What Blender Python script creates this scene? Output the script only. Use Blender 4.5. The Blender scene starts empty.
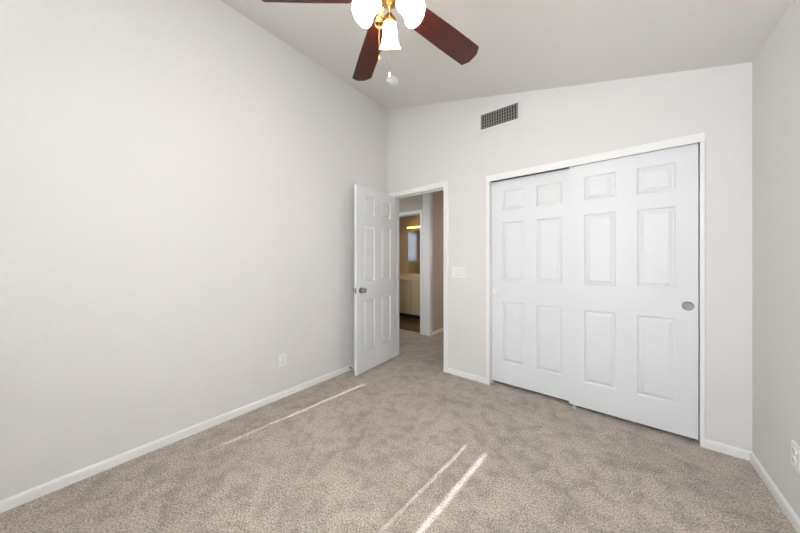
import bpy, bmesh, math, random
from math import sin, cos, pi, radians
from mathutils import Vector, Matrix
S = bpy.context.scene
COL = S.collection

# ------------------------------------------------------------------ camera, world, sun, daylight, exposure
CX, CZ = 2.3388, 1.22
FPX, YAW, HOR = 270.57, 38.894, 261.07
cam = bpy.data.objects.new('camera', bpy.data.cameras.new('camera')); COL.objects.link(cam)
cam.location = (CX, 0, CZ); cam.rotation_euler = (radians(90), 0, radians(YAW))
cam.data.sensor_width = 36; cam.data.lens = FPX * 36 / 800
cam.data.shift_y = (HOR - 266.5) / 800
cam.data.clip_start = 0.02
S.camera = cam

world = bpy.data.worlds.new('sky'); S.world = world; world.use_nodes = True
bg = world.node_tree.nodes['Background']
bg.inputs['Color'].default_value = (0.72, 0.84, 1.0, 1); bg.inputs['Strength'].default_value = 2.2

SUN_TAN, SUN_SLOPE = 0.835, 0.065            # sun enters through the gaps of the window blind behind the camera
d = Vector((SUN_SLOPE, 1, -SUN_TAN * math.hypot(1, SUN_SLOPE)))
sun = bpy.data.objects.new('sun', bpy.data.lights.new('sun', 'SUN')); COL.objects.link(sun)
sun.rotation_euler = d.to_track_quat('-Z', 'Y').to_euler(); sun.location = (1, -3, 4)
sun.data.energy = 9; sun.data.angle = radians(0.5); sun.data.color = (1, 0.97, 0.92)

def area(name, loc, direction, sx, sy, energy, color):
    l = bpy.data.objects.new(name, bpy.data.lights.new(name, 'AREA')); COL.objects.link(l)
    l.data.shape = 'RECTANGLE'; l.data.size = sx; l.data.size_y = sy
    l.data.energy = energy; l.data.color = color
    l.location = loc; l.rotation_euler = Vector(direction).to_track_quat('-Z', 'Z').to_euler()
    return l
l = area('daylight_window', (0.93, -0.55, 1.5), (0.85, 0.8, 0.05), 0.95, 1.1, 12, (0.84, 0.935, 1.0)); l.data.spread = radians(150)
area('bounce_fill', (2.3, -0.16, 1.55), (0.12, -1, 0.40), 0.35, 0.25, 94, (0.86, 0.94, 1.0))   # unseen fill lamp added behind the camera, bounced off the rear wall
area('hall_fill', (-0.75, 2.80, 1.4), (0.35, 1, 0), 0.6, 1.6, 8.5, (0.84, 0.94, 1.0))   # unseen lamp added in the hall, standing in for daylight from the left

area('hall_end_fill', (0.95, 5.2, 1.5), (-1, -0.35, 0), 0.5, 1.5, 13, (1.0, 0.86, 0.72))  # warm unseen lamp added to brighten the brown hall wall

S.view_settings.view_transform = 'Standard'
S.view_settings.look = 'None'
S.view_settings.exposure = -0.08
S.view_settings.gamma = 1.0
S.view_settings.use_curve_mapping = False

# ------------------------------------------------------------------ materials
def srgb(r, g, b):
    f = lambda c: (c / 255 / 12.92) if c / 255 <= 0.04045 else ((c / 255 + 0.055) / 1.055) ** 2.4
    return (f(r), f(g), f(b), 1)

def mat(name, col, rough=0.5, metal=0.0, spec=0.5, bump=None, noise=None, emit=None):
    m = bpy.data.materials.new(name); m.use_nodes = True
    nt = m.node_tree; b = nt.nodes['Principled BSDF']
    b.inputs['Base Color'].default_value = col
    b.inputs['Roughness'].default_value = rough
    b.inputs['Metallic'].default_value = metal
    b.inputs['Specular IOR Level'].default_value = spec
    tc = nt.nodes.new('ShaderNodeTexCoord')
    if noise:                                  # (scale, amount): slight tone variation of the paint itself
        n = nt.nodes.new('ShaderNodeTexNoise'); n.inputs['Scale'].default_value = noise[0]; n.inputs['Detail'].default_value = 4
        nt.links.new(tc.outputs['Object'], n.inputs['Vector'])
        r = nt.nodes.new('ShaderNodeMix'); r.data_type = 'RGBA'
        k = 1 - noise[1]
        r.inputs['A'].default_value = (col[0] * k, col[1] * k, col[2] * k, 1); r.inputs['B'].default_value = col
        nt.links.new(n.outputs['Fac'], r.inputs['Factor']); nt.links.new(r.outputs['Result'], b.inputs['Base Color'])
    if bump:                                   # (scale, strength, distance)
        n = nt.nodes.new('ShaderNodeTexNoise'); n.inputs['Scale'].default_value = bump[0]; n.inputs['Detail'].default_value = 3
        nt.links.new(tc.outputs['Object'], n.inputs['Vector'])
        u = nt.nodes.new('ShaderNodeBump'); u.inputs['Strength'].default_value = bump[1]; u.inputs['Distance'].default_value = bump[2]
        nt.links.new(n.outputs['Fac'], u.inputs['Height']); nt.links.new(u.outputs['Normal'], b.inputs['Normal'])
    if emit:
        b.inputs['Emission Color'].default_value = emit[0]; b.inputs['Emission Strength'].default_value = emit[1]
    return m

M = {}
M['wall'] = mat('wall_paint', srgb(225, 222, 220), 0.75, spec=0.25, bump=(55, 0.25, 0.004), noise=(1.5, 0.02))
M['ceiling'] = mat('ceiling_paint', srgb(232, 228, 225), 0.85, spec=0.2, bump=(45, 0.25, 0.004), noise=(1.5, 0.02))
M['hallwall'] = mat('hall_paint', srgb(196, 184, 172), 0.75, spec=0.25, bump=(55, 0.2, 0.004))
M['bathwall'] = mat('bath_paint', srgb(208, 190, 160), 0.7, spec=0.25, bump=(55, 0.2, 0.004))
M['trim'] = mat('trim_paint', srgb(240, 240, 238), 0.35, spec=0.45, noise=(6, 0.02))
M['door'] = mat('door_paint', srgb(227, 228, 230), 0.4, spec=0.4, noise=(5, 0.015))
M['plastic'] = mat('white_plastic', srgb(238, 237, 234), 0.35, noise=(20, 0.02))
M['slot'] = mat('dark_slot', srgb(50, 48, 46), 0.6, noise=(30, 0.1))
M['nickel'] = mat('satin_nickel', srgb(150, 146, 142), 0.32, metal=1.0, noise=(40, 0.1))
M['pullgrey'] = mat('brushed_pull', srgb(158, 152, 150), 0.45, metal=0.6, noise=(60, 0.15))
M['brass'] = mat('polished_brass', srgb(180, 150, 98), 0.28, metal=1.0, noise=(30, 0.1))
M['ventmetal'] = mat('vent_grey_metal', srgb(150, 146, 142), 0.5, metal=0.3, noise=(30, 0.1))
M['ventdark'] = mat('duct_dark', srgb(38, 35, 34), 0.8, noise=(20, 0.2))
M['dark'] = mat('dark_interior', srgb(90, 86, 82), 0.9, noise=(5, 0.1))
M['counter'] = mat('cultured_marble', srgb(232, 222, 200), 0.25, noise=(8, 0.06))
M['vanity'] = mat('vanity_paint', srgb(222, 206, 172), 0.45, noise=(8, 0.04))
M['mirror'] = mat('mirror_silver', (0.86, 0.88, 0.88, 1), 0.02, metal=1.0, noise=(2, 0.01))
M['chrome'] = mat('chrome', (0.8, 0.8, 0.82, 1), 0.08, metal=1.0, noise=(10, 0.03))
M['rubber'] = mat('white_rubber', srgb(215, 212, 206), 0.7, noise=(40, 0.05))
M['shade'] = mat('frosted_glass_lit', srgb(250, 244, 232), 0.4, noise=(10, 0.01), emit=((1.0, 0.84, 0.62, 1), 26.0))
M['barlight'] = mat('vanity_bulb_lit', srgb(250, 230, 180), 0.4, noise=(10, 0.01), emit=((1.0, 0.68, 0.20, 1), 3.5))
M['vane'] = mat('blind_vane', srgb(230, 228, 222), 0.6, noise=(10, 0.03))

def carpet():
    m = bpy.data.materials.new('carpet_pile'); m.use_nodes = True
    nt = m.node_tree; N = nt.nodes.new; L = nt.links.new; b = nt.nodes['Principled BSDF']
    b.inputs['Roughness'].default_value = 0.95; b.inputs['Specular IOR Level'].default_value = 0.1
    b.inputs['Sheen Weight'].default_value = 0.15; b.inputs['Sheen Roughness'].default_value = 0.5
    tc = N('ShaderNodeTexCoord')
    def noise(scale, detail, rough=0.5, dist=0.0):
        n = N('ShaderNodeTexNoise'); n.inputs['Scale'].default_value = scale; n.inputs['Detail'].default_value = detail
        n.inputs['Roughness'].default_value = rough; n.inputs['Distortion'].default_value = dist
        L(tc.outputs['Object'], n.inputs['Vector']); return n
    big, mid, fine = noise(2.6, 3, 0.55, 0.6), noise(11, 4, 0.6, 0.4), noise(120, 2, 0.75)
    rb = N('ShaderNodeValToRGB'); rb.color_ramp.elements[0].position = 0.33; rb.color_ramp.elements[1].position = 0.60
    L(big.outputs['Fac'], rb.inputs['Fac'])
    rm = N('ShaderNodeValToRGB'); rm.color_ramp.elements[0].position = 0.36; rm.color_ramp.elements[1].position = 0.56
    L(mid.outputs['Fac'], rm.inputs['Fac'])
    rf = N('ShaderNodeValToRGB'); rf.color_ramp.elements[0].position = 0.30; rf.color_ramp.elements[1].position = 0.70
    L(fine.outputs['Fac'], rf.inputs['Fac'])
    def mul(a, k0, k1):
        x = N('ShaderNodeMapRange'); x.inputs['To Min'].default_value = k0; x.inputs['To Max'].default_value = k1
        L(a, x.inputs['Value']); return x.outputs['Result']
    a1 = N('ShaderNodeMath'); a1.operation = 'MULTIPLY'
    L(mul(rb.outputs['Color'], 0.86, 1.0), a1.inputs[0]); L(mul(rm.outputs['Color'], 0.76, 1.0), a1.inputs[1])
    a2 = N('ShaderNodeMath'); a2.operation = 'MULTIPLY'
    L(a1.outputs[0], a2.inputs[0]); L(mul(rf.outputs['Color'], 0.30, 1.40), a2.inputs[1])
    v = N('ShaderNodeMix'); v.data_type = 'RGBA'; v.blend_type = 'MULTIPLY'; v.inputs['Factor'].default_value = 1
    v.inputs['A'].default_value = srgb(204, 190, 177); L(a2.outputs[0], v.inputs['B'])
    L(v.outputs['Result'], b.inputs['Base Color'])
    u = N('ShaderNodeBump'); u.inputs['Strength'].default_value = 0.7; u.inputs['Distance'].default_value = 0.012
    L(fine.outputs['Fac'], u.inputs['Height'])
    u2 = N('ShaderNodeBump'); u2.inputs['Strength'].default_value = 0.5; u2.inputs['Distance'].default_value = 0.02
    L(mid.outputs['Fac'], u2.inputs['Height']); L(u.outputs['Normal'], u2.inputs['Normal'])
    L(u2.outputs['Normal'], b.inputs['Normal'])
    return m
M['carpet'] = carpet()

def wood(name, c0, c1, rough, scale, axis_scale, planks=None):
    m = bpy.data.materials.new(name); m.use_nodes = True
    nt = m.node_tree; N = nt.nodes.new; L = nt.links.new; b = nt.nodes['Principled BSDF']
    b.inputs['Roughness'].default_value = rough
    tc = N('ShaderNodeTexCoord'); mp = N('ShaderNodeMapping'); mp.inputs['Scale'].default_value = axis_scale
    L(tc.outputs['Object'], mp.inputs['Vector'])
    n = N('ShaderNodeTexNoise'); n.inputs['Scale'].default_value = scale; n.inputs['Detail'].default_value = 6; n.inputs['Distortion'].default_value = 0.8
    L(mp.outputs['Vector'], n.inputs['Vector'])
    r = N('ShaderNodeValToRGB'); r.color_ramp.elements[0].position = 0.3; r.color_ramp.elements[1].position = 0.7
    r.color_ramp.elements[0].color = c0; r.color_ramp.elements[1].color = c1
    L(n.outputs['Fac'], r.inputs['Fac'])
    out = r.outputs['Color']
    if planks:
        k = N('ShaderNodeTexBrick'); k.inputs['Scale'].default_value = 1; k.inputs['Brick Width'].default_value = 1.1; k.inputs['Row Height'].default_value = 0.13
        k.inputs['Mortar Size'].default_value = 0.003
        k.inputs['Color1'].default_value = (1, 1, 1, 1); k.inputs['Color2'].default_value = (0.6, 0.6, 0.6, 1); k.inputs['Mortar'].default_value = (0.25, 0.25, 0.25, 1)
        L(tc.outputs['Object'], k.inputs['Vector'])
        x = N('ShaderNodeMix'); x.data_type = 'RGBA'; x.blend_type = 'MULTIPLY'; x.inputs['Factor'].default_value = 1
        L(out, x.inputs['A']); L(k.outputs['Color'], x.inputs['B']); out = x.outputs['Result']
    L(out, b.inputs['Base Color'])
    return m
M['cherry'] = wood('cherry_wood', srgb(46, 12, 9), srgb(80, 26, 14), 0.3, 9, (1, 9, 9))
M['plank'] = wood('vinyl_plank', srgb(84, 66, 42), srgb(136, 112, 74), 0.45, 7, (1, 8, 1), planks=True)

def glass():
    m = bpy.data.materials.new('window_glass'); m.use_nodes = True
    nt = m.node_tree; N = nt.nodes.new; L = nt.links.new
    nt.nodes.remove(nt.nodes['Principled BSDF'])
    t = N('ShaderNodeBsdfTransparent'); g = N('ShaderNodeBsdfGlossy'); g.inputs['Roughness'].default_value = 0.02
    f = N('ShaderNodeFresnel'); f.inputs['IOR'].default_value = 1.3; x = N('ShaderNodeMixShader')
    L(f.outputs['Fac'], x.inputs['Fac']); L(t.outputs['BSDF'], x.inputs[1]); L(g.outputs['BSDF'], x.inputs[2])
    L(x.outputs['Shader'], nt.nodes['Material Output'].inputs['Surface'])
    return m
M['glass'] = glass()
def sheer():
    m = bpy.data.materials.new('sheer_fabric'); m.use_nodes = True
    nt = m.node_tree; N = nt.nodes.new; L = nt.links.new
    nt.nodes.remove(nt.nodes['Principled BSDF'])
    t = N('ShaderNodeBsdfTranslucent'); t.inputs['Color'].default_value = (0.85, 0.88, 0.95, 1)
    dfs = N('ShaderNodeBsdfDiffuse'); dfs.inputs['Color'].default_value = (0.8, 0.8, 0.82, 1)
    n = N('ShaderNodeTexNoise'); n.inputs['Scale'].default_value = 60
    x = N('ShaderNodeMixShader'); x.inputs['Fac'].default_value = 0.3
    L(t.outputs['BSDF'], x.inputs[1]); L(dfs.outputs['BSDF'], x.inputs[2])
    p = N('ShaderNodeBsdfTransparent'); y = N('ShaderNodeMixShader')
    mr = N('ShaderNodeMapRange'); mr.inputs['To Min'].default_value = 0.1; mr.inputs['To Max'].default_value = 0.35
    L(n.outputs['Fac'], mr.inputs['Value']); L(mr.outputs['Result'], y.inputs['Fac'])
    L(x.outputs['Shader'], y.inputs[1]); L(p.outputs['BSDF'], y.inputs[2])
    L(y.outputs['Shader'], nt.nodes['Material Output'].inputs['Surface'])
    return m
M['sheer'] = sheer()

# ------------------------------------------------------------------ mesh helpers
def link(name, bm, m, parent=None, smooth=False, auto=None):
    me = bpy.data.meshes.new(name)
    bmesh.ops.recalc_face_normals(bm, faces=bm.faces)
    if smooth:
        for f in bm.faces: f.smooth = True
        if auto is not None:
            for e in bm.edges:
                if len(e.link_faces) == 2 and e.calc_face_angle(0) > radians(auto): e.smooth = False
    bm.to_mesh(me); bm.free()
    me.materials.append(M[m] if isinstance(m, str) else m)
    o = bpy.data.objects.new(name, me); COL.objects.link(o)
    if parent is not None: o.parent = parent
    return o

def tag(o, label, cat, group=None, kind=None):
    o['label'] = label; o['category'] = cat
    if group: o['group'] = group
    if kind: o['kind'] = kind
    return o

def struct(o, label, cat):
    return tag(o, label, cat, kind='structure')

def empty(name, loc=(0, 0, 0), rot=(0, 0, 0)):
    o = bpy.data.objects.new(name, None); COL.objects.link(o)
    o.location = loc; o.rotation_euler = rot; o.empty_display_size = 0.1
    return o

def box(bm, x0, x1, y0, y1, z0, z1, bev=0.0):
    vs = [bm.verts.new((x, y, z)) for z in (z0, z1) for y in (y0, y1) for x in (x0, x1)]
    F = [(0, 2, 3, 1), (4, 5, 7, 6), (0, 1, 5, 4), (2, 6, 7, 3), (0, 4, 6, 2), (1, 3, 7, 5)]
    fs = [bm.faces.new([vs[i] for i in f]) for f in F]
    if bev:
        es = list({e for f in fs for e in f.edges})
        bmesh.ops.bevel(bm, geom=es, offset=bev, segments=2, profile=0.7, affect='EDGES')

def bx(*a, bev=0.0):
    bm = bmesh.new(); box(bm, *a, bev=bev); return bm

def prism(bm, poly, y0, y1):                 # polygon in x-z extruded along y
    a = [bm.verts.new((x, y0, z)) for x, z in poly]; b = [bm.verts.new((x, y1, z)) for x, z in poly]
    bm.faces.new(a); bm.faces.new(b[::-1]); n = len(poly)
    for i in range(n): bm.faces.new((a[i], b[i], b[(i + 1) % n], a[(i + 1) % n]))

def lathe(bm, prof, seg=32, mtx=Matrix(), close=True):   # profile (r, z) about local z
    rings = []
    for r, z in prof:
        if r < 1e-6: rings.append([bm.verts.new(mtx @ Vector((0, 0, z)))])
        else: rings.append([bm.verts.new(mtx @ Vector((r * cos(2 * pi * i / seg), r * sin(2 * pi * i / seg), z))) for i in range(seg)])
    for A, B in zip(rings, rings[1:]):
        for i in range(seg):
            j = (i + 1) % seg
            if len(A) == 1 and len(B) == 1: continue
            if len(A) == 1: bm.faces.new((A[0], B[i], B[j]))
            elif len(B) == 1: bm.faces.new((A[i], A[j], B[0]))
            else: bm.faces.new((A[i], A[j], B[j], B[i]))

def tube(bm, pts, r, seg=10, closed=False):
    pts = [Vector(p) for p in pts]; n = len(pts); rings = []
    up = Vector((0, 0, 1))
    for i, p in enumerate(pts):
        t = (pts[(i + 1) % n] - pts[i - 1]) if closed else (pts[min(i + 1, n - 1)] - pts[max(i - 1, 0)])
        t.normalize()
        a = t.cross(up)
        if a.length < 0.05: a = t.cross(Vector((1, 0, 0)))
        a.normalize(); b = t.cross(a)
        rr = r[i] if isinstance(r, (list, tuple)) else r
        rings.append([bm.verts.new(p + a * rr * cos(2 * pi * k / seg) + b * rr * sin(2 * pi * k / seg)) for k in range(seg)])
    for i in range(n if closed else n - 1):
        A, B = rings[i], rings[(i + 1) % n]
        for k in range(seg): bm.faces.new((A[k], A[(k + 1) % seg], B[(k + 1) % seg], B[k]))
    if not closed: bm.faces.new(rings[0][::-1]); bm.faces.new(rings[-1])

# ------------------------------------------------------------------ dimensions of the room (X along the closet wall, Y towards it)
R, D, F0 = 2.9757, 2.6369, -0.70
BACK = 2.747
def zc(x): return 3.1904 - 0.25406 * x

# ------------------------------------------------------------------ floor and ceiling
bm = bx(-2.6, 3.2, -0.85, 6.2, -0.12, 0.0)
struct(link('floor', bm, 'carpet'), 'taupe cut pile carpet covering the bedroom and hall', 'floor')
bm = bx(-1.95, -0.155, 3.80, 5.1, -0.01, 0.006)
struct(link('floor_bathroom', bm, 'plank'), 'brown wood plank floor of the bathroom past the hall', 'floor')
bm = bmesh.new(); prism(bm, [(-0.11, zc(-0.11)), (3.09, zc(3.09)), (3.09, zc(3.09) + 0.12), (-0.11, zc(-0.11) + 0.12)], -0.82, BACK)
struct(link('ceiling', bm, 'ceiling'), 'sloping white bedroom ceiling over the fan', 'ceiling')
bm = bx(-2.6, 3.09, BACK, 6.1, 2.44, 2.54)
struct(link('ceiling_hall', bm, 'hallwall'), 'flat ceiling of the hall beyond the doorway', 'ceiling')

# ------------------------------------------------------------------ bedroom walls
def top_prism(bm, x0, x1, z0, y0, y1): prism(bm, [(x0, z0), (x1, z0), (x1, zc(x1) + 0.03), (x0, zc(x0) + 0.03)], y0, y1)
bm = bx(-0.11, 0, -0.82, BACK, 0, 3.25)
struct(link('wall_left', bm, 'wall'), 'tall pale greige wall left of the open door', 'wall')
bm = bx(R, R + 0.11, -0.82, 3.45, 0, zc(R) + 0.04)
struct(link('wall_right', bm, 'wall'), 'pale greige wall right of the closet', 'wall')
DX0, DX1, DZ = 0.108, 0.832, 2.035           # bedroom doorway
KX0, KX1, KZ = 1.335, 2.772, 2.045           # closet opening
bm = bmesh.new()
top_prism(bm, 0, DX0 - 0.018, 0, D, BACK); top_prism(bm, DX0 - 0.018, DX1 + 0.018, DZ + 0.018, D, BACK)
top_prism(bm, DX1 + 0.018, KX0, 0, D, BACK); top_prism(bm, KX0, KX1, KZ, D, BACK); top_prism(bm, KX1, R, 0, D, BACK)
struct(link('wall_back', bm, 'wall'), 'pale greige wall holding the doorway and the closet', 'wall')
# wall behind the camera with its window
WX0, WX1, WZ0, WZ1 = 0.17, 1.56, 0.90, 2.27
bm = bmesh.new()
top_prism(bm, 0, WX0, 0, -0.82, F0); top_prism(bm, WX1, R, 0, -0.82, F0); top_prism(bm, WX0, WX1, WZ1, -0.82, F0)
box(bm, WX0, WX1, -0.82, F0, 0, WZ0)
struct(link('wall_front', bm, 'wall'), 'pale greige bedroom wall with the window, opposite the closet', 'wall')
w = empty('window_1', (0, 0, 0)); struct(w, 'bedroom window with vertical blinds opposite the closet', 'window')
bm = bmesh.new()
for a in ((WX0, WX0 + 0.025, WZ0, WZ1), (WX1 - 0.02, WX1, WZ0, WZ1), (WX0, WX1, WZ0, WZ0 + 0.03), (WX0, WX1, WZ1 - 0.02, WZ1)):
    box(bm, a[0], a[1], -0.81, -0.77, a[2], a[3])
link('window_frame', bm, 'trim', w)
link('pane', bx(WX0 + 0.02, WX1 - 0.015, -0.795, -0.791, WZ0 + 0.02, WZ1 - 0.015), 'glass', w)

# hall, bathroom and closet shells
bm = bmesh.new()
BX0, BX1, BZ = -0.997, -0.238, 2.02          # bathroom doorway
box(bm, -2.6, BX0 - 0.018, 3.735, 3.845, 0, 2.44); box(bm, BX1 + 0.018, -0.045, 3.735, 3.845, 0, 2.44)
box(bm, BX0 - 0.018, BX1 + 0.018, 3.735, 3.845, BZ + 0.018, 2.44)
struct(link('wall_hall_back', bm, 'hallwall'), 'hall wall around the bathroom doorway', 'wall')
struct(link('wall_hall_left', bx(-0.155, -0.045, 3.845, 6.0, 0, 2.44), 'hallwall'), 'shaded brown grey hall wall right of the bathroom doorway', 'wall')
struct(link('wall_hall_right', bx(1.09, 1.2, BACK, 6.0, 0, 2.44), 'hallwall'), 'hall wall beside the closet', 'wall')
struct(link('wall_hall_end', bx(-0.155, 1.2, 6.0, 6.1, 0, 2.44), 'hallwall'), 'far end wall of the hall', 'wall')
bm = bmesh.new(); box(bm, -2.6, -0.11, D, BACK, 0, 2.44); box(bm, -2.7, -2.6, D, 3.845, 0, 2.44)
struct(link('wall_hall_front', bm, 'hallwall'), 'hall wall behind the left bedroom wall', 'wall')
struct(link('wall_bathroom_back', bx(-2.06, -0.155, 5.1, 5.2, 0, 2.44), 'bathwall'), 'tan bathroom wall behind the mirror', 'wall')
bm = bmesh.new(); BW = (4.15, 4.85, 1.22, 2.0)
box(bm, -2.06, -1.95, 3.845, BW[0], 0, 2.44); box(bm, -2.06, -1.95, BW[1], 5.1, 0, 2.44)
box(bm, -2.06, -1.95, BW[0], BW[1], 0, BW[2]); box(bm, -2.06, -1.95, BW[0], BW[1], BW[3], 2.44)
struct(link('wall_bathroom_left', bm, 'bathwall'), 'tan bathroom wall with the curtained window', 'wall')
bm = bmesh.new(); box(bm, 1.2, R, 3.35, 3.45, 0, 2.44)
struct(link('wall_closet_back', bm, 'dark'), 'back wall inside the closet', 'wall')
# bathroom window
w = empty('window_2'); struct(w, 'curtained bathroom window seen in the mirror', 'window')
bm = bmesh.new()
for a in ((BW[0], BW[0] + 0.04, BW[2], BW[3]), (BW[1] - 0.04, BW[1], BW[2], BW[3]), (BW[0], BW[1], BW[2], BW[2] + 0.04), (BW[0], BW[1], BW[3] - 0.04, BW[3]), (BW[0], BW[1], 1.58, 1.62)):
    box(bm, -2.05, -2.0, a[0], a[1], a[2], a[3])
link('window_frame', bm, 'trim', w); link('pane', bx(-2.028, -2.024, BW[0], BW[1], BW[2], BW[3]), 'glass', w)
bm = bmesh.new(); g = []
for i in range(61):
    y = BW[0] - 0.04 + 0.78 * i / 60
    g.append((bm.verts.new((-1.925 + 0.014 * sin(i * 1.1), y, 1.16)), bm.verts.new((-1.925 + 0.010 * sin(i * 1.1), y, 2.04))))
for a, b in zip(g, g[1:]): bm.faces.new((a[0], b[0], b[1], a[1]))
c = link('curtain', bm, 'sheer', smooth=True); tag(c, 'sheer white curtain over the bathroom window', 'curtain')
bm = bmesh.new(); tube(bm, [(-1.925, BW[0] - 0.08, 2.05), (-1.925, BW[1] + 0.08, 2.05)], 0.008)
for y in (BW[0] - 0.07, BW[1] + 0.07): tube(bm, [(-1.95, y, 2.05), (-1.925, y, 2.05)], 0.006)
tag(link('curtain_rod', bm, 'chrome'), 'thin rod holding the sheer bathroom curtain', 'curtain rod')

# ------------------------------------------------------------------ baseboards
def base(name, p, q, n, label, h=0.057, t=0.013):   # p->q along the wall, n into the room
    p, q, n = Vector((*p, 0)), Vector((*q, 0)), Vector((*n, 0))
    prof = [(0, 0), (t, 0), (t, h - 0.012), (t * 0.75, h - 0.004), (t * 0.35, h), (0, h)]
    bm = bmesh.new()
    a = [bm.verts.new(p + n * u + Vector((0, 0, v))) for u, v in prof]; b = [bm.verts.new(q + n * u + Vector((0, 0, v))) for u, v in prof]
    bm.faces.new(a); bm.faces.new(b[::-1])
    for i in range(len(prof)): bm.faces.new((a[i], b[i], b[(i + 1) % len(prof)], a[(i + 1) % len(prof)]))
    return struct(link(name, bm, 'trim'), label, 'baseboard')
base('baseboard_left', (0, F0), (0, D), (1, 0), 'white baseboard along the tall left wall')
base('baseboard_back', (0.890, D), (1.318, D), (0, -1), 'white baseboard between the doorway and the closet')
base('baseboard_back_right', (2.779, D), (R, D), (0, -1), 'short white baseboard right of the closet')
base('baseboard_right', (R, F0), (R, D - 0.013), (-1, 0), 'white baseboard along the right wall')
base('baseboard_front', (0.02, F0), (R - 0.02, F0), (0, 1), 'white baseboard under the bedroom window')
base('baseboard_hall', (-0.045, 3.80), (-0.045, 6.0), (1, 0), 'white baseboard along the shaded hall wall')

# ------------------------------------------------------------------ bedroom door casing and jamb
def casing(bm, x0, x1, ztop, wd, yf, ny):     # stepped casing swept up, over and down an opening on plane y=yf, facing ny, mitred corners
    prof = [(0, 0), (0, 0.009), (0.003, 0.011), (wd * 0.5, 0.011), (wd * 0.58, 0.015), (wd - 0.005, 0.017), (wd, 0.013), (wd, 0)]
    st = []
    for px, sx_, top in ((x0, -1, 0), (x0, -1, 1), (x1, 1, 1), (x1, 1, 0)):
        st.append([bm.verts.new((px + sx_ * u, yf + ny * v, (ztop + u) if top else 0)) for u, v in prof])
    for A, B in zip(st, st[1:]):
        for k in range(len(prof)): bm.faces.new((A[k], A[(k + 1) % len(prof)], B[(k + 1) % len(prof)], B[k]))
    bm.faces.new(st[0]); bm.faces.new(st[-1])
t = empty('trim_1'); struct(t, 'white casing round the bedroom doorway', 'door trim')
bm = bmesh.new(); casing(bm, DX0 - 0.004, DX1 + 0.004, DZ + 0.004, 0.056, D, -1); link('casing', bm, 'trim', t)
bm = bmesh.new(); casing(bm, DX0 - 0.004, DX1 + 0.004, DZ + 0.004, 0.056, BACK, 1); link('casing', bm, 'trim', t)
bm = bmesh.new()
box(bm, DX0 - 0.018, DX0, D, BACK, 0, DZ + 0.018); box(bm, DX1, DX1 + 0.018, D, BACK, 0, DZ + 0.018); box(bm, DX0, DX1, D, BACK, DZ, DZ + 0.018)
box(bm, DX0, DX0 + 0.011, D + 0.042, D + 0.075, 0, DZ, bev=0.002); box(bm, DX1 - 0.011, DX1, D + 0.042, D + 0.075, 0, DZ, bev=0.002)
box(bm, DX0, DX1, D + 0.042, D + 0.075, DZ - 0.011, DZ, bev=0.002)
link('jamb', bm, 'trim', t)
bm = bx(DX1 - 0.0015, DX1 + 0.001, D + 0.006, D + 0.034, 0.885, 0.945)
link('strike_plate', bm, 'nickel', t)
# closet surround
t = empty('trim_2'); struct(t, 'thin white surround with header board over the closet', 'closet trim')
bm = bmesh.new()
box(bm, 1.320, 1.353, D - 0.014, D, 0, 2.003, bev=0.003); box(bm, 2.757, 2.779, D - 0.014, D, 0, 2.003, bev=0.003)
link('casing', bm, 'trim', t)
bm = bx(1.320, 2.779, D - 0.016, D, 2.003, 2.062, bev=0.003); link('header', bm, 'trim', t)
bm = bmesh.new(); box(bm, KX0, 1.350, D, BACK, 0, KZ); box(bm, 2.760, KX1, D, BACK, 0, KZ); box(bm, 1.350, 2.760, D, BACK, 2.028, KZ)
link('jamb', bm, 'trim', t)
bm = bmesh.new(); box(bm, 1.351, 2.759, D + 0.010, D + 0.012, 2.006, 2.028); box(bm, 1.351, 2.759, D + 0.050, D + 0.052, 2.006, 2.028); box(bm, 1.351, 2.759, D + 0.010, D + 0.095, 2.026, 2.028)
link('track', bm, 'nickel', t)
# bathroom casing
t = empty('trim_3'); struct(t, 'white casing round the bathroom doorway across the hall', 'door trim')
bm = bmesh.new(); casing(bm, BX0, BX1, BZ, 0.057, 3.735, -1); link('casing', bm, 'trim', t)
bm = bmesh.new(); box(bm, BX0 - 0.018, BX0, 3.735, 3.845, 0, BZ + 0.018); box(bm, BX1, BX1 + 0.018, 3.735, 3.845, 0, BZ + 0.018); box(bm, BX0, BX1, 3.735, 3.845, BZ, BZ + 0.018)
link('jamb', bm, 'trim', t)

bm = bx(-0.179, -0.041, 3.721, 3.735, 0, 2.44, bev=0.003); box(bm, -0.045, -0.041, 3.735, 3.80, 0, 2.44)
struct(link('trim_4', bm, 'trim'), 'pale corner board between the bathroom doorway and the shaded hall wall', 'trim')

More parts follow.
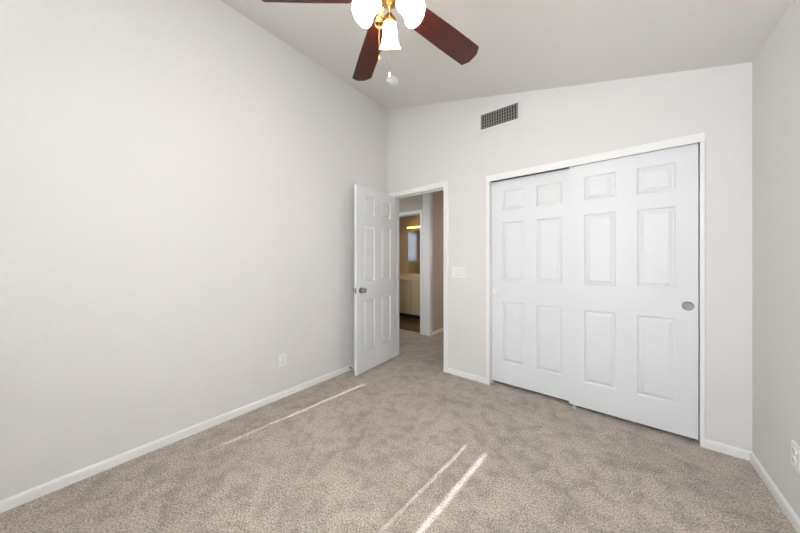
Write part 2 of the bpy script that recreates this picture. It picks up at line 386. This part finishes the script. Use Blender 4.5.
# ------------------------------------------------------------------ moulded six-panel doors
def panel_door(W, H, T, cols, rows):          # local x 0..W, z 0..H, faces at y=0 and y=T
    bm = bmesh.new()
    xs = [0] + [c for p in cols for c in p] + [W]; zs = [0] + [c for p in rows for c in p] + [H]
    for side in (0, 1):
        y0 = T if side else 0.0; s = -1 if side else 1
        grid = [[bm.verts.new((x, y0, z)) for x in xs] for z in zs]
        for i in range(len(zs) - 1):
            for j in range(len(xs) - 1):
                q = [grid[i][j], grid[i][j + 1], grid[i + 1][j + 1], grid[i + 1][j]]
                if i % 2 and j % 2:
                    prev = q
                    for ins, dep in ((0.004, 0.002), (0.010, 0.0105), (0.017, 0.0105), (0.038, 0.002), (0.041, 0.002)):
                        x0, x1, z0, z1 = xs[j] + ins, xs[j + 1] - ins, zs[i] + ins, zs[i + 1] - ins
                        r = [bm.verts.new((x, y0 + s * dep, z)) for x, z in ((x0, z0), (x1, z0), (x1, z1), (x0, z1))]
                        for k in range(4): bm.faces.new((prev[k], prev[(k + 1) % 4], r[(k + 1) % 4], r[k]))
                        prev = r
                    bm.faces.new(prev)
                else: bm.faces.new(q)
        if side == 0: g0 = grid
    g1 = grid; nx, nz = len(xs) - 1, len(zs) - 1
    for j in range(nx):
        bm.faces.new((g0[0][j], g0[0][j + 1], g1[0][j + 1], g1[0][j])); bm.faces.new((g0[nz][j], g0[nz][j + 1], g1[nz][j + 1], g1[nz][j]))
    for i in range(nz):
        bm.faces.new((g0[i][0], g0[i + 1][0], g1[i + 1][0], g1[i][0])); bm.faces.new((g0[i][nx], g0[i + 1][nx], g1[i + 1][nx], g1[i][nx]))
    return bm

# swing door: local x=0 at the hinge, y=0 is the face that shows when open
PIN = (DX0 + 0.003, D - 0.004); PHI = 4.5
dW, dT = 0.709, 0.035
door = empty('door_1', (PIN[0] + 0.035, PIN[1], 0.012), (0, 0, radians(-90 + PHI)))
struct(door, 'white six-panel door standing open against the left wall', 'door')
st, pw = 0.108, 0.188
rows = [(0.222, 0.788), (0.985, 1.600), (1.722, 1.925)]
cols = [(st, st + pw), (dW - st - pw, dW - st)]
bm = panel_door(dW, 2.015, dT, cols, rows)
for v in bm.verts: v.co.y = -v.co.y            # thickness runs back towards the wall
link('door_leaf', bm, 'door', door)
def knob(parent, x, z, y, sgn):
    mt = Matrix.Translation((x, y, z)) @ Matrix.Rotation(radians(-90 * sgn), 4, 'X')
    bm = bmesh.new()
    lathe(bm, [(0, 0), (0.032, 0), (0.033, 0.003), (0.030, 0.009), (0.016, 0.012), (0.0115, 0.016), (0.0115, 0.032), (0.017, 0.036), (0.0255, 0.043), (0.028, 0.051), (0.026, 0.059), (0.018, 0.064), (0, 0.0655)], 32, mt)
    return link('door_knob', bm, 'nickel', parent, smooth=True, auto=50)
knob(door, dW - 0.062, 0.895, 0.0, 1)
knob(door, dW - 0.062, 0.895, -dT, -1)
link('latch_plate', bx(dW - 0.001, dW + 0.0012, -0.030, -0.005, 0.866, 0.924), 'nickel', door)
for z in (0.18, 1.0, 1.83):
    bm = bmesh.new(); tube(bm, [(-0.004, -0.037, z - 0.044), (-0.004, -0.037, z + 0.044)], 0.006); box(bm, -0.0015, 0.0, -0.033, -0.004, z - 0.044, z + 0.044)
    link('hinge', bm, 'nickel', door)

# closet doors
def closet_door(name, x0, x1, yf, z0, z1, label):
    o = empty(name, (x0, yf, z0)); struct(o, label, 'closet door')
    W = x1 - x0; pw = 0.204; sl = 0.104
    rr = [(0.232 - z0, 0.824 - z0), (1.027 - z0, 1.601 - z0), (1.712 - z0, 1.905 - z0)]
    link('door_leaf', panel_door(W, z1 - z0, 0.034, [(sl, sl + pw), (W - sl - pw, W - sl)], rr), 'door', o)
    return o
def finger_pull(parent, x, z, m, lab):
    bm = bmesh.new(); mt = Matrix.Translation((x, 0, z)) @ Matrix.Rotation(radians(90), 4, 'X')
    lathe(bm, [(0, 0.0006), (0.020, 0.0006), (0.024, 0.0015), (0.026, 0.004), (0.029, 0.004), (0.0305, 0.0)], 32, mt)
    o = link('finger_pull', bm, m, parent, smooth=True, auto=40); o['label'] = lab
c2 = closet_door('door_2', 2.018, 2.754, D + 0.0125, 0.029, 2.016, 'right sliding closet door with grey cup pull')
finger_pull(c2, 2.706 - 2.018, 0.916 - 0.029, 'pullgrey', 'round grey metal cup pull')
bm = bmesh.new(); tube(bm, [(0.012, -0.004, 1.972), (0.012, 0.0, 1.972)], 0.009, 14); box(bm, 0.004, 0.020, -0.003, 0.0, 1.95, 1.985)
link('roller_bracket', bm, 'plastic', c2)
c3 = closet_door('door_3', 1.3505, 2.066, D + 0.0535, 0.032, 2.014, 'left sliding closet door partly behind the right one')
finger_pull(c3, 0.034, 0.894, 'plastic', 'round white cup pull')
bm = bmesh.new(); box(bm, 2.043, 2.067, D + 0.004, D + 0.095, 0, 0.006, bev=0.001); box(bm, 2.048, 2.062, D + 0.004, D + 0.0105, 0, 0.022, bev=0.002); box(bm, 2.048, 2.062, D + 0.0485, D + 0.0515, 0, 0.04)
tag(link('door_guide', bm, 'plastic'), 'small white plastic floor guide under the closet doors', 'door guide')

# ------------------------------------------------------------------ wall fittings
v = empty('air_vent', (1.4395, D, 2.613)); tag(v, 'grey air vent grille with white flange high above the switch', 'air vent')
hw, hh = 0.178, 0.073
bm = bmesh.new(); fw = 0.028
for a in ((-hw - fw, hw + fw, hh, hh + fw), (-hw - fw, hw + fw, -hh - fw, -hh), (-hw - fw, -hw, -hh, hh), (hw, hw + fw, -hh, hh)):
    box(bm, a[0], a[1], -0.006, 0.0, a[2], a[3], bev=0.0015)
link('frame', bm, 'wall', v)
link('duct', bx(-hw, hw, -0.0012, -0.0002, -hh, hh), 'ventdark', v)
bm = bmesh.new()
for i in range(15):
    x = -hw + 2 * hw * (i + 0.5) / 15; box(bm, x - 0.0048, x + 0.0048, -0.0075, -0.003, -hh, hh)
link('vertical_louvres', bm, 'ventmetal', v)
bm = bmesh.new()
for i in range(5):
    z = -hh + 2 * hh * (i + 0.5) / 5; box(bm, -hw, hw, -0.0045, -0.002, z - 0.002, z + 0.002)
box(bm, -hw, -hw + 0.006, -0.008, -0.001, -hh, hh); box(bm, hw - 0.006, hw, -0.008, -0.001, -hh, hh); box(bm, -hw, hw, -0.008, -0.001, hh - 0.006, hh)
link('horizontal_louvres', bm, 'ventmetal', v)

s = empty('light_switch', (1.0175, D, 1.10)); tag(s, 'white three-gang switch plate between doorway and closet', 'light switch')
link('wall_plate', bx(-0.081, 0.081, -0.007, 0.0, -0.058, 0.058, bev=0.003), 'plastic', s)
for i in (-1, 0, 1):
    bm = bx(i * 0.046 - 0.0165, i * 0.046 + 0.0165, -0.0105, -0.006, -0.0335, 0.0335, bev=0.0015)
    for vv in bm.verts:
        if vv.co.z > 0.02: vv.co.y += 0.002
    link('rocker', bm, 'plastic', s)
    bm = bx(i * 0.046 - 0.018, i * 0.046 + 0.018, -0.0073, -0.0065, -0.035, 0.035); link('rocker_gap', bm, 'pullgrey', s)

def outlet(loc, rz, label):
    o = empty('electrical_outlet', loc, (0, 0, rz)); tag(o, label, 'outlet')
    link('wall_plate', bx(-0.036, 0.036, -0.006, 0.0, -0.058, 0.058, bev=0.003), 'plastic', o)
    for dz in (0.021, -0.021):
        bm = bmesh.new(); lathe(bm, [(0.0165, -0.001), (0.0165, 0.0045), (0.0155, 0.0055), (0, 0.0055)], 24, Matrix.Translation((0, -0.0045, dz)) @ Matrix.Rotation(radians(90), 4, 'X'))
        r = link('socket', bm, 'plastic', o, smooth=True, auto=40)
        bm = bmesh.new(); box(bm, -0.0075, -0.0055, -0.0105, -0.0095, dz - 0.002, dz + 0.007); box(bm, 0.0055, 0.0075, -0.0105, -0.0095, dz - 0.001, dz + 0.007); box(bm, -0.002, 0.002, -0.0105, -0.0095, dz - 0.010, dz - 0.006)
        sl = link('slots', bm, 'slot', r)
    return o
outlet((0.0, 1.225, 0.335), radians(90), 'white outlet low on the left wall beside the open door')
outlet((R, 2.106, 0.325), radians(-90), 'white outlet low on the right wall near the closet')

# spring door stop on the left baseboard
ds = empty('door_stop', (0.012, 1.995, 0.035)); tag(ds, 'small spring door stop on the left baseboard behind the door', 'door stop')
bm = bmesh.new(); lathe(bm, [(0, 0), (0.011, 0), (0.011, 0.003), (0.006, 0.006), (0, 0.006)], 18, Matrix.Rotation(radians(90), 4, 'Y')); link('base', bm, 'nickel', ds, smooth=True, auto=40)
bm = bmesh.new(); tube(bm, [(0.005 + 0.055 * i / 120, 0.0058 * cos(i * 0.63), 0.0058 * sin(i * 0.63)) for i in range(121)], 0.0014, 6); link('spring', bm, 'nickel', ds, smooth=True)
bm = bmesh.new(); lathe(bm, [(0, 0.058), (0.008, 0.058), (0.009, 0.062), (0.008, 0.072), (0, 0.074)], 18, Matrix.Rotation(radians(90), 4, 'Y')); link('tip', bm, 'rubber', ds, smooth=True, auto=50)

# smoke detector on the sloped ceiling
sx, sy = 0.568, 2.075
mt = Matrix.Translation((sx, sy, zc(sx))) @ Matrix.Rotation(math.atan(0.25406), 4, 'Y')
sd = empty('smoke_detector'); sd.matrix_world = mt; tag(sd, 'round white smoke detector on the ceiling beyond the fan', 'smoke detector')
bm = bmesh.new(); lathe(bm, [(0, 0), (0.07, 0), (0.07, -0.010), (0.066, -0.012), (0, -0.012)], 40); link('base', bm, 'plastic', sd, smooth=True, auto=40)
bm = bmesh.new(); lathe(bm, [(0.062, -0.011), (0.063, -0.022), (0.056, -0.036), (0.040, -0.042), (0.036, -0.039), (0.030, -0.044), (0, -0.045)], 40); link('cover', bm, 'plastic', sd, smooth=True, auto=40)
bm = bmesh.new(); lathe(bm, [(0, -0.043), (0.008, -0.044), (0.008, -0.047), (0, -0.048)], 16, Matrix.Translation((0.0, 0.0, -0.0005))); link('test_button', bm, 'plastic', sd, smooth=True, auto=40)

# ------------------------------------------------------------------ ceiling fan with three lit glass shades
HX, HY = 1.5095, 0.9467
fan = empty('ceiling_fan', (HX, HY, 0)); tag(fan, 'brass ceiling fan with five cherry blades and three lit shades', 'ceiling fan')
ct = zc(HX)
bm = bmesh.new(); lathe(bm, [(0, ct + 0.01), (0.072, ct + 0.02), (0.072, ct - 0.03), (0.066, ct - 0.055), (0.035, ct - 0.085), (0.015, ct - 0.09), (0, ct - 0.09)], 36); link('canopy', bm, 'brass', fan, smooth=True, auto=40)
bm = bmesh.new(); tube(bm, [(0, 0, ct - 0.08), (0, 0, 2.60)], 0.0125, 16); link('downrod', bm, 'brass', fan, smooth=True, auto=40)
bm = bmesh.new(); lathe(bm, [(0, 2.635), (0.03, 2.635), (0.04, 2.615), (0.09, 2.605), (0.112, 2.585), (0.118, 2.56), (0.118, 2.515), (0.110, 2.495), (0.085, 2.487), (0, 2.487)], 48); link('motor_housing', bm, 'brass', fan, smooth=True, auto=40)
bm = bmesh.new(); lathe(bm, [(0, 2.488), (0.058, 2.488), (0.058, 2.455), (0.050, 2.440), (0.030, 2.432), (0.028, 2.422), (0.018, 2.412), (0.010, 2.406), (0.010, 2.400), (0.006, 2.394), (0, 2.392)], 40); link('light_fitter', bm, 'brass', fan, smooth=True, auto=40)
ZB, PITCH = 2.452, -14
def blade_bm():
    bm = bmesh.new()
    out = [(0.165, -0.050), (0.20, -0.056), (0.40, -0.063), (0.597, -0.066), (0.601, -0.063), (0.623, -0.030), (0.625, -0.024), (0.625, 0.024), (0.623, 0.030), (0.601, 0.063), (0.597, 0.066), (0.40, 0.063), (0.20, 0.056), (0.165, 0.050), (0.155, 0.038), (0.155, -0.038)]
    a = [bm.verts.new((x, y, -0.003)) for x, y in out]; b = [bm.verts.new((x, y, 0.003)) for x, y in out]
    bm.faces.new(a[::-1]); bm.faces.new(b)
    for i in range(len(out)): bm.faces.new((a[i], a[(i + 1) % len(out)], b[(i + 1) % len(out)], b[i]))
    return bm
def iron_bm():
    bm = bmesh.new()
    out = [(0.075, -0.014), (0.13, -0.011), (0.16, -0.020), (0.19, -0.036), (0.225, -0.036), (0.235, -0.026), (0.225, -0.013), (0.255, -0.010), (0.262, 0), (0.255, 0.010), (0.225, 0.013), (0.235, 0.026), (0.225, 0.036), (0.19, 0.036), (0.16, 0.020), (0.13, 0.011), (0.075, 0.014)]
    zz = lambda x: 0.036 - 0.032 * min(1, max(0, (x - 0.085) / 0.07))
    a = [bm.verts.new((x, y, zz(x))) for x, y in out]; b = [bm.verts.new((x, y, zz(x) + 0.004)) for x, y in out]
    bm.faces.new(a[::-1]); bm.faces.new(b)
    for i in range(len(out)): bm.faces.new((a[i], a[(i + 1) % len(out)], b[(i + 1) % len(out)], b[i]))
    return bm
bl0 = ir0 = None
for k in range(5):
    ang = radians(148.9 + 72 * k)
    if bl0 is None:
        bl = bl0 = link('blade', blade_bm(), 'cherry', fan); ir = ir0 = link('blade_iron', iron_bm(), 'brass', bl)
    else:
        bl = bl0.copy(); COL.objects.link(bl); ir = ir0.copy(); COL.objects.link(ir); ir.parent = bl
    bl.matrix_local = Matrix.Translation((0, 0, ZB)) @ Matrix.Rotation(ang, 4, 'Z') @ Matrix.Rotation(radians(PITCH), 4, 'X')
    ir.location = (0, 0, 0.0032)
# lamps of the light kit
TILT = 40
sh_prof = [(r * 0.93, z) for r, z in [(0.026, 0.0), (0.031, 0.004), (0.034, 0.020), (0.0365, 0.045), (0.040, 0.070), (0.047, 0.092), (0.054, 0.106), (0.059, 0.113)]]
for k in range(3):
    az = radians(128.9 + 120 * k)
    rim_r, rim_z = 0.134, 2.311
    ax = Vector((sin(radians(TILT)) * cos(az), sin(radians(TILT)) * sin(az), -cos(radians(TILT))))
    rim = Vector((rim_r * cos(az), rim_r * sin(az), rim_z)); neck = rim - ax * 0.113
    q = ax.to_track_quat('Z', 'Y').to_matrix().to_4x4(); mt = Matrix.Translation(neck) @ q
    arm = [Vector((0.030 * cos(az), 0.030 * sin(az), 2.447)), Vector((0.050 * cos(az), 0.050 * sin(az), 2.455)), neck - ax * 0.035 , neck - ax * 0.018]
    bm = bmesh.new(); tube(bm, arm, 0.006, 12)
    a = link('lamp_arm', bm, 'brass', fan, smooth=True)
    bm = bmesh.new(); lathe(bm, [(0, -0.026), (0.010, -0.026), (0.014, -0.020), (0.024, -0.014), (0.032, -0.002), (0.033, 0.006), (0.030, 0.008), (0.024, 0.006), (0, 0.004)], 28, mt); link('fitter_cap', bm, 'brass', a, smooth=True, auto=50)
    bm = bmesh.new(); lathe(bm, sh_prof + [(r - 0.003, z) for r, z in reversed(sh_prof)], 40, mt); sh = link('lamp_shade', bm, 'shade', fan, smooth=True, auto=60)
    bm = bmesh.new(); lathe(bm, [(0, 0.008), (0.012, 0.008), (0.013, 0.03), (0.024, 0.055), (0.026, 0.070), (0.020, 0.085), (0, 0.092)], 24, mt); link('bulb', bm, 'shade', sh, smooth=True)
# pull chains
def chain(x, y, z0, z1, knob_r, lab):
    bm = bmesh.new(); n = int((z0 - z1) / 0.006)
    for i in range(n):
        lathe(bm, [(0, 0.0022), (0.0019, 0), (0, -0.0022)], 6, Matrix.Translation((x, y, z0 - 0.006 * i)))
    tube(bm, [(x, y, z0), (x, y, z1)], 0.0007, 5)
    o = link('pull_chain', bm, 'brass', fan, smooth=True)
    bm = bmesh.new(); lathe(bm, [(0, z1 + 0.004), (0.003, z1 + 0.002), (knob_r, z1 - 0.012), (knob_r * 0.9, z1 - 0.020), (0, z1 - 0.024)], 16, Matrix.Translation((x, y, 0)))
    k = link('chain_knob', bm, lab, o, smooth=True)
def camxy(r, dd): # offset from the hub along camera right / depth, in metres
    a = radians(YAW); return (cos(a) * r - sin(a) * dd, sin(a) * r + cos(a) * dd)
x, y = camxy(-0.050, 0.045); chain(x, y, 2.45, 2.205, 0.0045, 'brass')
x, y = camxy(0.004, -0.045); chain(x, y, 2.45, 2.064, 0.0055, 'plastic')
bm = bmesh.new(); x, y = camxy(-0.050, 0.045)
tube(bm, [(x + 0.02 * cos(i * pi / 10) * cos(radians(YAW)), y + 0.02 * cos(i * pi / 10) * sin(radians(YAW)), 2.372 + 0.03 * sin(i * pi / 10)) for i in range(20)], 0.004, 8, closed=True)
link('scroll', bm, 'brass', fan, smooth=True)

# ------------------------------------------------------------------ bathroom furniture
v = empty('vanity_cabinet', (-1.06, 4.82, 0)); tag(v, 'cream bathroom vanity cabinet seen through two doorways', 'vanity cabinet')
link('carcass', bx(-0.885, 0.895, -0.25, 0.275, 0.10, 0.81), 'vanity', v)
link('toe_kick', bx(-0.885, 0.895, -0.18, 0.275, 0.006, 0.10), 'ventdark', v)
for i in range(4):
    x0 = -0.87 + i * 0.44
    dr = link('door', bx(x0 + 0.006, x0 + 0.434, -0.268, -0.25, 0.125, 0.775, bev=0.003), 'vanity', v)
    link('door_panel', bx(x0 + 0.06, x0 + 0.38, -0.273, -0.267, 0.18, 0.72, bev=0.002), 'vanity', dr)
    bm = bmesh.new(); lathe(bm, [(0, 0), (0.006, 0), (0.006, 0.012), (0.013, 0.018), (0.013, 0.024), (0, 0.028)], 16, Matrix.Translation((x0 + (0.40 if i % 2 == 0 else 0.04), -0.268, 0.68)) @ Matrix.Rotation(radians(90), 4, 'X'))
    link('knob', bm, 'chrome', dr, smooth=True)
c = empty('countertop', (-1.06, 4.82, 0.81)); tag(c, 'pale cream countertop on the bathroom vanity', 'countertop')
link('slab', bx(-0.888, 0.903, -0.285, 0.278, 0.0, 0.035, bev=0.004), 'counter', c)
link('backsplash', bx(-0.888, 0.903, 0.258, 0.278, 0.035, 0.12, bev=0.003), 'counter', c)
bm = bmesh.new(); lathe(bm, [(0.165, 0.035), (0.168, 0.039), (0.16, 0.041), (0.145, 0.037), (0, 0.0365)], 36, Matrix.Translation((0.10, -0.06, 0)))
link('basin', bm, 'counter', c, smooth=True)
fo = empty('faucet', (-0.965, 5.02, 0.8465)); tag(fo, 'small chrome faucet on the bathroom countertop', 'faucet')
bm = bmesh.new(); tube(bm, [(0, 0, 0), (0, 0, 0.08), (0, -0.02, 0.115), (0, -0.06, 0.12), (0, -0.10, 0.10)], [0.016, 0.013, 0.012, 0.011, 0.010], 14); link('spout', bm, 'chrome', fo, smooth=True)
for s_ in (-1, 1):
    bm = bmesh.new(); lathe(bm, [(0, 0), (0.018, 0), (0.015, 0.02), (0.020, 0.035), (0.014, 0.05), (0, 0.052)], 20, Matrix.Translation((s_ * 0.08, 0, 0))); link('handle', bm, 'chrome', fo, smooth=True)
mi = link('mirror', bx(-1.52, -0.30, 5.092, 5.0985, 0.935, 1.93), 'mirror'); tag(mi, 'frameless bathroom mirror above the vanity counter', 'mirror')
vl = empty('vanity_light', (-0.91, 5.1, 1.99)); tag(vl, 'yellow lit light bar above the bathroom mirror', 'vanity light')
link('housing', bx(-0.60, 0.55, -0.05, -0.001, -0.02, 0.03, bev=0.004), 'chrome', vl)
link('diffuser', bx(-0.58, 0.53, -0.10, -0.05, -0.012, 0.022, bev=0.008), 'barlight', vl)

lb = area('vanity_lamp', (-0.935, 5.02, 1.955), (0, -0.25, -1), 1.0, 0.05, 3.5, (1.0, 0.72, 0.36))

# ------------------------------------------------------------------ vertical blind in the bedroom window (behind the camera; its gaps make the sun streaks)
vb = empty('vertical_blind', (0, -0.69, 0)); tag(vb, 'off white vertical blind in the bedroom window', 'blind')
link('head_rail', bx(WX0, WX1, -0.02, 0.03, 2.21, 2.245, bev=0.003), 'vane', vb)
def vane(xa0, xa1, xb0, xb1, y):              # bottom xa0..xa1, top xb0..xb1
    bm = bmesh.new(); z0, z1 = WZ0 - 0.02, 2.225
    v = [bm.verts.new((x, y + dy, z)) for dy in (-0.001, 0.001) for x, z in ((xa0, z0), (xa1, z0), (xb1, z1), (xb0, z1))]
    for f in ((0, 1, 2, 3), (7, 6, 5, 4), (0, 4, 5, 1), (1, 5, 6, 2), (2, 6, 7, 3), (3, 7, 4, 0)): bm.faces.new([v[i] for i in f])
    link('vane', bm, 'vane', vb)
vane(0.2054, 0.31, 0.2235, 0.31, 0.0)
n = 14
for i in range(n):
    x0 = 0.29 + (1.398 - 0.29 - 0.085) * i / (n - 1)
    vane(x0, x0 + 0.085, x0, x0 + 0.085, -0.004 if i % 2 else 0.004)
vane(1.4005, 1.52, 1.412, 1.522, 0.0)
link('streak_stop', bx(1.38, 1.559, 0.004, 0.008, 1.972, 2.215), 'vane', vb)  # flap added to cut off the far ends of the right sun streaks
